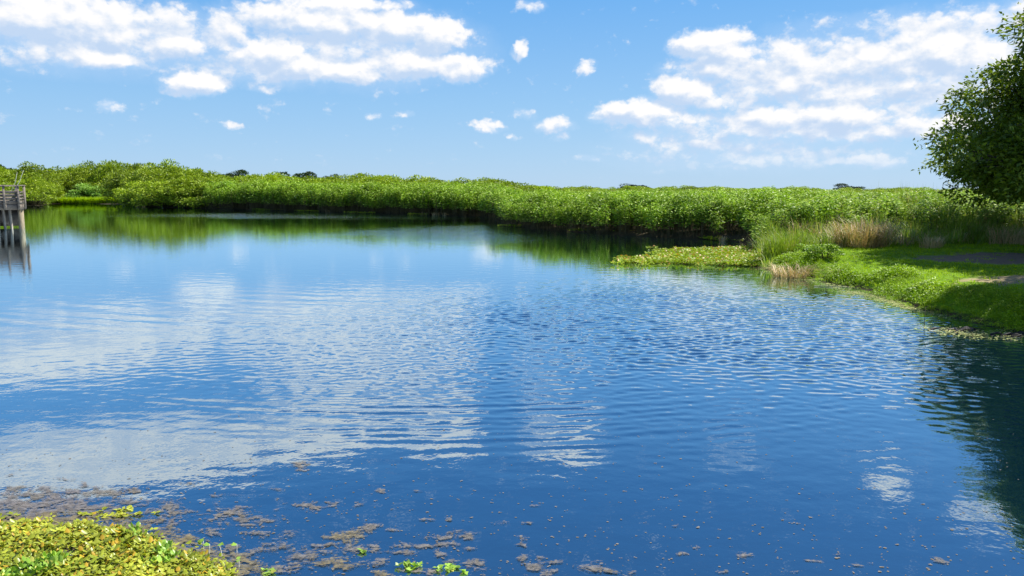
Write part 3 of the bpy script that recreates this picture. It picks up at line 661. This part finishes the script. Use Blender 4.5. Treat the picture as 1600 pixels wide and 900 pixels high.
oak(15.4, 12.8, [(2.2,2.2),(3.4,4.3),(4.8,4.7),(6.5,4.2),(8.2,3.0),(9.4,.8)], 2.6, 300, 380, 'second oak beyond the right edge, shading the near end of the bank', 8, long_limbs=False, th=.3)

# ------------------------------------------------------------------ single plants on the bank
def dry_clump(name, px, py, zg, wid, hgt, label, n=420, mats='dry', bend=(.2, 1.1), cat='grass clump', wb=.014):
    x, y = gp(px, py, zg); mb = MB(); a = rng.uniform(0, 6.28, n); r = wid*.32*np.sqrt(rng.uniform(0, 1, n))
    P = np.stack([r*np.cos(a)*1.2, r*np.sin(a)*.7, np.full(n, -.05)], 1); a2 = a+rng.normal(0, .8, n)
    Dn = np.stack([np.cos(a2), np.sin(a2), np.zeros(n)], 1)
    mb.blades(P, Dn, rng.uniform(*bend, n), hgt*rng.uniform(.5, 1.05, n), wb*rng.uniform(.6, 1.4, n))
    o = mb.build(name, MAT[mats], loc=(x, y, float(gz(x, y)))); return tag(o, label, cat)
dry_clump('dry_grass_clump', 1345, 386, .42, 1.8, 1.15, 'large tan dry grass clump at the back of the lawn, right of the shrub', 800, bend=(.3, 1.5))
dry_clump('dry_grass_clump', 1238, 416, .25, 1.0, .62, 'tangled brown grass clump leaning over the water at the point', 420, bend=(.5, 1.4))
dry_clump('dry_grass_clump', 1455, 386, .45, .8, .5, 'small pale straw clump at the far edge of the lawn beside the shade', 220)
dry_clump('dry_grass_clump', 1575, 384, .45, 1.3, .75, 'low straw coloured clump behind the bare soil under the oak', 300)
dry_clump('green_grass_clump', 1225, 396, .3, 1.5, .95, 'feathery green grass clump at the base of the point behind the brown clump', 500, 'reed', (.1, .8))
def shrub(px, py, zg, w, h, label, matn='marsh', per=90):
    x, y = gp(px, py, zg); a, b = bush_mesh(60, matn, 16, per, (.35,.6)); return bush('leafy_shrub', x, y, h, w, (a, b), label, 'shrub', z=float(gz(x, y)))
shrub(1290, 402, .38, .8, .45, 'small leafy green shrub between the brown clump and the large dry grass clump')
shrub(1262, 398, .35, .55, .36, 'low leafy shrub touching the left side of the larger leafy shrub')

# shore flecks
def fleck_proto(k, mname, n=7, r=.09, L=(.02,.05)):
    mb = MB(); P = np.column_stack([rng.normal(0, r, (n, 2)), rng.uniform(.002, .008, n)]); a = rng.uniform(0, 6.28, n)
    ln = rng.uniform(*L, n); mb.leaves(P, np.stack([np.cos(a), np.sin(a), np.full(n, .08)], 1), np.tile([0, 0, 1.], (n, 1)), ln, ln*.7, 0, 0)
    return proto('fleck_%d' % k, mb, [MAT[mname]])
FK = [fleck_proto(k, 'fleck') for k in range(4)]
strip('shore_flecks', [((1205,425),(1260,437)),((1260,437),(1330,451)),((1300,452),(1370,465)),((1340,457),(1420,481)),((1400,474),(1470,496)),((1380,468),(1440,488)),((1460,520),(1640,532)),((1470,515),(1600,524))], 45, .17, FK, 'pale leaf flecks drifting along the edge of the grassy bank')
def stick(name, pts, r, label, cat, m_='stem'):
    mb = MB(); pts = np.array(pts, float); c = pts[0].copy(); mb.tube(pts-c, np.linspace(r, r*.6, len(pts)), 5); return tag(mb.build(name, MAT[m_], loc=tuple(c)), label, cat)
a = gp(1272, 447.5); b = gp(1342, 450); stick('floating_reed_stem', [(*a, .012), ((a[0]+b[0])/2, (a[1]+b[1])/2+.03, .014), (*b, .010)], .007, 'pale straight reed stem floating in front of the brown grass reflection', 'stem', 'plank_pale')
a = gp(1443, 512); stick('reed_stem', [(*a, -.2), (a[0]+.01, a[1], .12), (a[0]+.02, a[1]+.02, .30)], .006, 'single thin stem standing in the water off the shaded bank', 'stem')
# wet black driftwood
x, y = gp(1512, 516); mb = MB()
for k in range(9):
    a = rng.uniform(-.5, .5)+(0 if k % 4 else 1.0); L_ = rng.uniform(.12, .38); c = rng.normal(0, .10, 2)*[1.6, .6]
    q = np.array([[c[0]-L_*math.cos(a)/2, c[1]-L_*math.sin(a)/2, .0], [c[0], c[1], rng.uniform(.01, .03)], [c[0]+L_*math.cos(a)/2, c[1]+L_*math.sin(a)/2, .01]]); mb.tube(q, [.012, .018, .006], 6)
tag(mb.build('driftwood', MAT['blackwood'], loc=(x, y, .0)), 'wet black driftwood breaking the surface near the shaded bank', 'driftwood')
x, y = gp(1580, 524); mb = MB()
for k in range(7):
    a = rng.uniform(-.4, .4); L_ = rng.uniform(.12, .4); c = rng.normal(0, .12, 2)*[1.6, .5]
    q = np.array([[c[0]-L_*math.cos(a)/2, c[1]-L_*math.sin(a)/2, .0], [c[0], c[1], rng.uniform(.01, .04)], [c[0]+L_*math.cos(a)/2, c[1]+L_*math.sin(a)/2, .0]]); mb.tube(q, [.012, .018, .008], 6)
tag(mb.build('driftwood', MAT['blackwood'], loc=(x, y, .0)), 'thin dark twigs in the water at the right edge below the bank', 'driftwood')

# ------------------------------------------------------------------ pier
PY = gp(0, 358)[1]; xr = at(45.5, PY); DK = 1.27
YAW = math.atan2(-xr, PY)*.97
pier = thing('pier', (xr, PY, 0), 'weathered wooden pier end with railing standing on piles at the left edge', 'pier', None, YAW)
def along(p):      # position along the pier front
    k = (p-800)/F/math.cos(PIT); return (k*PY-xr)/(math.cos(YAW)-k*math.sin(YAW))
def part(name, fn, m_, parent=pier, label=None):
    mb = MB(); fn(mb); o = mb.build(name, MAT[m_], parent)
    if label: o['label'] = label
    return o
LEN = 5.2; DEP = 3.2
for k in range(23):                                      # deck planks run across the depth
    xx = -.07-k*.226; part('deck_plank', lambda q: q.box((xx, DEP/2+.0, DK+.018+rng.uniform(-.003,.003)), (.205, DEP+.1, .036)), 'wood')
part('fascia_board', lambda q: q.box((-LEN/2, -.03, DK-.155), (LEN, .045, .27)), 'wood')
part('side_board', lambda q: q.box((.022, DEP/2, DK-.155), (.042, DEP-.0, .27)), 'wood')
RT_ = 2.18
px_post = [40, 18, -3, -23, -43, -63, -83]
for p in px_post:
    xx = along(p); part('railing_post', lambda q: q.box((xx, -.095, (DK-.28+RT_)/2), (.10, .08, RT_-DK+.28), bev=.01), 'wood')
for j in range(1, 6): part('railing_post', lambda q: q.box((.085, j*DEP/5, (DK-.28+RT_)/2), (.08, .10, RT_-DK+.28), bev=.01), 'wood')
for k, z in enumerate((DK+.10, DK+.27, DK+.43, DK+.59)):
    w_ = .10 if k else .15
    part('rail_board', lambda q: q.box((-LEN/2, -.036, z), (LEN, .034, w_), rotz=0), 'wood')
    part('rail_board', lambda q: q.box((.027, DEP/2+.02, z), (.034, DEP, w_)), 'wood')
part('top_rail', lambda q: q.box((-LEN/2+.09, -.07, RT_+.02), (LEN+.22, .17, .04)), 'wood')
part('top_rail', lambda q: q.box((.07, DEP/2+.04, RT_+.022), (.15, DEP, .04)), 'wood')
for j in range(6): part('railing_post', lambda q: q.box((-.3-j*.9, DEP+.07, (DK-.2+RT_)/2), (.10, .08, RT_-DK+.2), bev=.01), 'wood')
for z in (DK+.10, DK+.27, DK+.43, DK+.59): part('rail_board', lambda q: q.box((-LEN/2-.05, DEP+.012+.0, z), (LEN-.1, .034, .13)), 'wood')
part('top_rail', lambda q: q.box((-LEN/2-.1, DEP+.05, RT_+.0), (LEN-.3, .15, .04)), 'wood')
def pile(x, y, r=.11, m_='pile', lean=0.):
    part('pile', lambda q: q.tube([(x+lean, y, -1.2), (x+lean*.5, y, .1), (x, y, DK-.03)], [r, r, r*.97], 12), m_)
for y in (.12, DEP-.25):
    for x in (-.13, -1.45, -2.8, -4.2): pile(x, y)
part('cross_beam', lambda q: q.box((-LEN/2, .30, DK-.14), (LEN-.1, .08, .22)), 'wood')
part('cross_beam', lambda q: q.box((-LEN/2, DEP-.42, DK-.14), (LEN-.1, .08, .22)), 'wood')
for k, p in enumerate((24.5, 14.5, 4.5, -6, -16)):
    xx = along(p); part('skirt_board', lambda q: q.tube([(xx+.05, .42, -.5), (xx+.02, .42, .3), (xx-.02, .42, DK-.03)], [.05, .065, .075], 4), 'plank_pale', label='support board under the deck, coloured pale as if sunlit')  # sunlight on these boards is put into their pale colour
part('shade_backing', lambda q: q.box((-LEN/2, DEP-.55, .55), (LEN-.3, .05, .95)), 'blackwood', label='dark sheet behind the piles standing in for the shade under the deck')  # near-black sheet stands in for the shade under the deck
for (p0, p1, lab) in ((38, 56, 'longer pale pole leaning out over the pier railing corner'), (34, 46, 'shorter pale pole rising from the pier railing behind the longer one')):
    a = (at(p0, PY), PY-.2, RT_-.25); top_z = 2+(HOR-267)/F*PY; b = (at(p1, PY), PY-.25, top_z if p0 == 38 else top_z-.1)
    stick('leaning_pole', [a, ((a[0]+b[0])/2+.04, a[1], (a[2]+b[2])/2), b], .013, lab, 'pole', 'pole')

# ------------------------------------------------------------------ foreground floating plants
def rosette(k, mats, n=7, L=(.017,.032), up=(.0,.55), three=1):
    mb = MB()
    for q in range(three):
        c = rng.normal(0, .035, 2) if q else np.zeros(2); nn = n if q == 0 else n//2+1
        a = np.linspace(0, 6.28, nn, endpoint=False)+rng.uniform(-.3, .3, nn); ln = rng.uniform(*L, nn); uz = rng.uniform(*up, nn)
        for i in range(nn):     # rounded leaf: six sided blade, slightly cupped
            D = np.array([math.cos(a[i]), math.sin(a[i]), uz[i]]); D /= np.linalg.norm(D); T = np.array([-math.sin(a[i]), math.cos(a[i]), 0]); U = np.cross(D, T)*-1
            z0 = rng.uniform(.004, .02); l = ln[i]; w = l*rng.uniform(.55, .8); b0 = np.array([c[0], c[1], z0])+D*l*.35
            V = [b0, b0+D*l*.3+T*w*.45+U*l*.10, b0+D*l*.75+T*w*.42+U*l*.08, b0+D*l*1.02-U*l*.06, b0+D*l*.75-T*w*.42+U*l*.08, b0+D*l*.3-T*w*.45+U*l*.10, b0+D*l*.5]
            mb.add(V, [[6,0,1],[6,1,2],[6,2,3],[6,3,4],[6,4,5],[6,5,0]], 0)
    return proto('rosette_%d' % k, mb, mats)
RS = [rosette(k, [MAT['lettuce']], three=3) for k in range(5)]+[rosette(6, [MAT['lettuce']], 9, three=2)]
RM = [rosette(10+k, [MAT['mint']], 6, (.022,.038), (.5,1.6), 2) for k in range(4)]
edge_px = [(-120,812),(-60,816),(0,820),(60,818),(110,820),(130,828),(200,833),(240,840),(268,856),(290,868),(330,874),(350,884),(368,896),(380,930),(400,1000),(-300,1000)]
EP = [gp(*q) for q in edge_px]
X, Y = jgrid(-6.5, -1.2, 3.0, 5.6, .036)
keep = inpoly(X+.07*wob(X, Y, .12, 1.)+.05*wob(X, Y, .05, 3.), Y+.08*wob(X, Y, .10, 2.), EP)
gap = wob(X, Y, .07, 8.)+.4*wob(X, Y, .22, 5.); keep &= (gap < .70)
X, Y = X[keep], Y[keep]; up_ = wob(X, Y, .16, 9.)+.5*wob(X, Y, .4, 2.) > .35
up_ &= rng.uniform(size=X.size) < .8
scatter('floating_plants', np.column_stack([X, Y, rng.uniform(0, .012, X.size)])[~up_], rng.uniform(0, 6.28, (~up_).sum()), rng.uniform(.7, 1.35, (~up_).sum()), RS, 'dense yellow green bed of small floating plants in the near left corner', .15)
scatter('upright_floating_plants', np.column_stack([X, Y, rng.uniform(.0, .02, X.size)])[up_], rng.uniform(0, 6.28, up_.sum()), rng.uniform(.6, 1.2, up_.sum()), RM, 'lighter green upright leaves growing among the near floating bed', .2)
def flake_mesh(mb, c, r, z, n=6):
    a = np.linspace(0, 6.28, n, endpoint=False)+rng.uniform(-.3, .3, n); rr = r*rng.uniform(.45, 1.25, n)
    ring = np.stack([c[0]+rr*np.cos(a)*1.35, c[1]+rr*np.sin(a), np.full(n, z)], 1)
    V = np.vstack([ring, [[c[0], c[1], z+.0003]]]); mb.add(V, [[j, (j+1) % n, n] for j in range(n)])
def film_mat(name, c1, c2, sc, grow):
    m, t, o = mat(name); pos = node(t, 'ShaderNodeNewGeometry').outputs['Position']
    rad = node(t, 'ShaderNodeAttribute', attribute_name='rad').outputs['Fac']
    v = VM(t, 'MULTIPLY', pos, (.8, 1.15, 1))
    n_a = noise(t, v, sc, 9, .66, .6); n_b = noise(t, v, sc*5, 4, .7, .4); n_c = noise(t, v, sc*2.2, 6, .6)
    f = M(t, 'ADD', M(t, 'MULTIPLY', n_a, .75), M(t, 'MULTIPLY', n_b, .25))
    thr = M(t, 'MULTIPLY_ADD', rad, .16, grow)
    al = mrange(t, M(t, 'SUBTRACT', f, thr), -.01, .05)
    al = M(t, 'MULTIPLY', al, mrange(t, n_b, .3, .65, .35, .9))
    c = mix(t, mrange(t, n_c, .35, .65), (*c1, 1), (*c2, 1))
    p = node(t, 'ShaderNodeBsdfPrincipled', {'Base Color': c, 'Roughness': .85, 'Specular IOR Level': .2})
    tp = node(t, 'ShaderNodeBsdfTransparent'); mx = node(t, 'ShaderNodeMixShader', {0: al, 1: tp.outputs[0], 2: p.outputs[0]})
    t.links.new(mx.outputs[0], o.inputs[0]); return m
MAT['film'] = film_mat('grey_film', (.105,.097,.08), (.215,.195,.165), 17, .425)
MAT['filmb'] = film_mat('olive_film', (.11,.095,.055), (.24,.20,.11), 15, .41)
MAT['filmw'] = film_mat('wide_film', (.11,.10,.095), (.205,.19,.18), 9, .44)
def set_rad(me, vals):
    a_ = me.attributes.new('rad', 'FLOAT', 'POINT'); a_.data.foreach_set('value', np.asarray(vals, np.float32))
def film_patch(w, d_):
    n = 18; a_ = np.linspace(0, 2*math.pi, n, endpoint=False); ws = 1+.25*np.sin(a_*2+rng.uniform(0, 6))+.12*np.sin(a_*3+rng.uniform(0, 6))
    V = [[0, 0, .004]]; rd = [0.]
    for q in (.35, .7, 1.0):
        for j in range(n): V.append([math.cos(a_[j])*w*.72*q*ws[j], math.sin(a_[j])*d_*.8*q*ws[j], .004 if q < 1 else .002]); rd.append(q)
    Fs = []; sz = []
    for j in range(n): Fs += [0, 1+j, 1+(j+1) % n]; sz.append(3)
    for k in range(2):
        for j in range(n): Fs += [1+k*n+j, 1+(k+1)*n+j, 1+(k+1)*n+(j+1) % n, 1+k*n+(j+1) % n]; sz.append(4)
    return V, Fs, sz, rd
# countable patches: (px, py, width px, height px, yellowness)
patches = [(470,728,34,12),(480,791,60,14),(508,790,40,10),(590,767,26,6),(380,812,110,22),(262,792,60,18),(275,806,50,14),(205,768,50,10),(295,758,26,8),(345,775,40,6),
 (365,800,70,12),(575,826,44,14),(540,838,70,18),(610,828,26,6),(555,858,70,22),(640,855,60,12),(632,864,50,8),(705,840,70,14),(700,852,50,10),(735,858,24,6),(780,818,34,5),(820,818,20,4),
 (665,812,24,5),(700,812,22,5),(815,840,24,6),(815,852,22,6),(735,882,60,14),(690,868,26,8),(840,886,70,18),(820,872,34,8),(860,880,30,8),(930,888,60,14),(945,894,40,8),(985,898,26,6),
 (420,858,60,22),(470,872,70,22),(520,880,70,18),(500,858,40,12),(445,890,60,16),(590,880,40,14),(160,770,120,12),(60,775,110,14),(40,790,100,16),(110,800,100,14),(20,765,60,8),(200,785,60,10),(240,815,50,8),
 (1083,855,16,6),(1062,867,20,7),(1165,870,40,8),(1273,876,22,5),(1313,867,18,5),(1465,877,30,8),(1355,880,18,4),(1235,895,24,5),(1335,884,20,4),(600,900,50,10),(660,893,60,10),(1130,895,24,5),
 (435,765,20,5),(560,790,18,4),(650,768,16,3),(838,790,20,3),(940,828,16,4),(1055,822,14,4),(400,835,40,10),(450,835,34,10),(330,832,40,10),(300,845,40,10),(360,858,44,12)]
big = 0
for i, (px, py, w, h_) in enumerate(patches):
    x, y = gp(px, py); dpx = abs(gp(px, py-h_/2)[1]-gp(px, py+h_/2)[1]); wm = w/F*y
    V, Fs, sz, rd = film_patch(wm, max(dpx, wm*.25)); yb = py > 830 and px < 620 and i % 4 == 0
    me = arr_mesh('algae_patch', V, Fs, sz, [MAT['filmb'] if yb else MAT['film']]); set_rad(me, rd)
    z_ = .0001*(i % 40); o = link('algae_patch', me, loc=(x, y, z_))
    where = 'beyond the floating bed' if px < 260 else 'off the bed right end' if px < 430 else 'near the single leaf sprout' if px < 600 else 'near the two green sprouts' if px < 800 else 'at bottom centre' if px < 1010 else 'on open water at lower right'
    dist_ = 'farther out' if py < 800 else 'at middle distance' if py < 850 else 'near picture bottom'
    size_ = 'tiny' if w <= 26 else 'small' if w < 46 else 'wide'
    tag(o, 'x', 'algae patch', 'grey brown algae patches on the near water'); LBL_S.append((px, o, (size_, where, dist_)))
place_words(LBL_S, lambda w, k: w+k[0]+' ragged algae patch '+k[1]+', '+k[2])
# tiny flecks on the near water: too many to count
mb = MB()
for j in range(1500):
    px, py = rng.uniform(0, 1600), 640+260*rng.uniform(0, 1)**.6
    if rng.uniform() > np.clip(1.1-px/2200, .25, 1): continue
    x, y = gp(px, py); s_ = rng.uniform(.0025, .007); flake_mesh(mb, (x, y), s_, .002, 5)
    if rng.uniform() < .3: flake_mesh(mb, (x+rng.normal(0, .012), y+rng.normal(0, .01)), s_*1.3, .003, 5)
tag(mb.build('water_flecks', MAT['scum']), 'tiny pale flecks of debris scattered on the near water', kind='stuff')
# dense lacy film at the left and brown weed round the bed: sheets, raggedness from the mask
def film_sheet(name, x0, x1, y0, y1, st, radf, m_, z, label):
    xs = np.arange(x0, x1, st); ys = np.arange(y0, y1, st); A, B = np.meshgrid(xs, ys); rd = radf(A.ravel(), B.ravel())
    ii = np.arange(A.size).reshape(A.shape); q_ = np.stack([ii[:-1,:-1], ii[:-1,1:], ii[1:,1:], ii[1:,:-1]], -1).reshape(-1, 4)
    q_ = q_[(rd[q_] < 1.6).any(1)]
    me = arr_mesh(name, np.column_stack([A.ravel(), B.ravel(), np.full(A.size, z)]), q_, np.full(len(q_), 4), [m_]); set_rad(me, rd)
    tag(link(name, me), label, kind='stuff')
def rad_wide(x, y):
    ya = gp(0, 770)[1]; f_ = np.clip((y-ya+.25)/.5, 0, 3)+np.clip((x+2.9)/1.5, 0, 3)+.35*wob(x, y, .3, 2.)
    return np.clip(f_+.05, 0, 2)
film_sheet('lacy_algae_film', -5.6, -1.3, 3.6, 6.4, .06, rad_wide, MAT['filmw'], .0055, 'lacy grey purple algae film on the water beyond the floating bed')
EPa = np.array(EP)
def rad_bed(x, y):
    d2 = np.full(x.shape, 1e9)
    for i in range(len(EPa)):
        ax, ay = EPa[i]; bx, by = EPa[(i+1) % len(EPa)]; dx, dy = bx-ax, by-ay; t_ = np.clip(((x-ax)*dx+(y-ay)*dy)/(dx*dx+dy*dy), 0, 1)
        d2 = np.minimum(d2, (x-ax-t_*dx)**2+(y-ay-t_*dy)**2)
    d_ = np.sqrt(d2)*np.where(inpoly(x, y, EP), -1, 1)
    return np.clip(np.maximum(d_/.16-.2, 0)+np.where(d_ < 0, -.6, 0)+.2*wob(x, y, .2, 3.), -.8, 2)
film_sheet('brown_weed_film', -6.5, -1.0, 3.0, 5.9, .05, rad_bed, MAT['filmb'], .0075, 'olive brown weed film fringing the near floating bed')
# small isolated plants
def sprouts(name, pxs, label, mats, n, spread, cat='floating plant', size=(.022,.04), rise=(.0,.6)):
    x, y = gp(*pxs); o = thing(name, (x, y, 0), label, cat)
    for j in range(n):
        mb = MB(); c = rng.normal(0, 1, 2)*spread; nn = int(rng.integers(4, 8)); a = rng.uniform(0, 6.28, nn); ln = rng.uniform(*size, nn)
        P = np.tile([c[0], c[1], .004], (nn, 1)); mb.leaves(P, np.stack([np.cos(a), np.sin(a), rng.uniform(*rise, nn)], 1), np.tile([0, 0, 1.], (nn, 1))+rng.normal(0, .2, (nn, 3)), ln, ln*.75, 0, .1)
        mb.build('leaf_rosette', MAT[mats], o)
    return o
sprouts('floating_sprouts', (182, 804), 'small yellow green island of floating leaves beyond the near bed', 'lettuce', 26, (.085, .045))
sprouts('floating_sprouts', (640, 886), 'left one of two leafy green sprouts floating at bottom centre', 'mint', 9, (.04, .03), rise=(.3,1.5))
sprouts('floating_sprouts', (697, 890), 'right one of two leafy green sprouts floating at bottom centre, flatter and wider', 'mint', 9, (.07, .02))
sprouts('floating_sprouts', (568, 863), 'single bright green leaf sprout on a brown algae patch', 'mint', 2, (.01, .01))
sprouts('floating_sprouts', (415, 896), 'small green sprout at the right end of the near bed', 'mint', 4, (.05, .02))
# little leaves held up on stems at the right end of the bed
for k, (px, py, hm, lab) in enumerate([(258,852,.05,'wide pale leaf on a short stem at the edge of the near bed'),(318,852,.055,'small leaf on a stem, leftmost of the four standing off the bed'),(327,858,.06,'small leaf on a stem, second of the four standing off the bed'),(348,862,.075,'taller thin stem with a dark tip off the right of the bed'),(370,855,.05,'round leaf on a stem, farthest right of the four off the bed'),(373,880,.05,'pale leaf sprout low over brown weed right of the bed')]):
    x, y = gp(px, py+8); o = thing('stemmed_leaf', (x, y, 0), lab, 'water plant', 'stemmed leaves beside the near bed')
    mb = MB(); lean = rng.normal(0, .01); mb.tube([(0,0,-.02),(lean*.5,0,hm*.5),(lean,0,hm)], [.0025,.002,.0015], 5); mb.build('stem', MAT['pole'], o)
    for j in range(2):
        mb = MB(); a = rng.uniform(0, 6.28); mb.leaves(np.array([[lean, 0, hm]]), np.array([[math.cos(a+j*2.5), math.sin(a+j*2.5), .15]]), np.array([[0, -.5, 1.]]), .034, .028, 0, .05); mb.build('leaf', MAT['mint'], o)
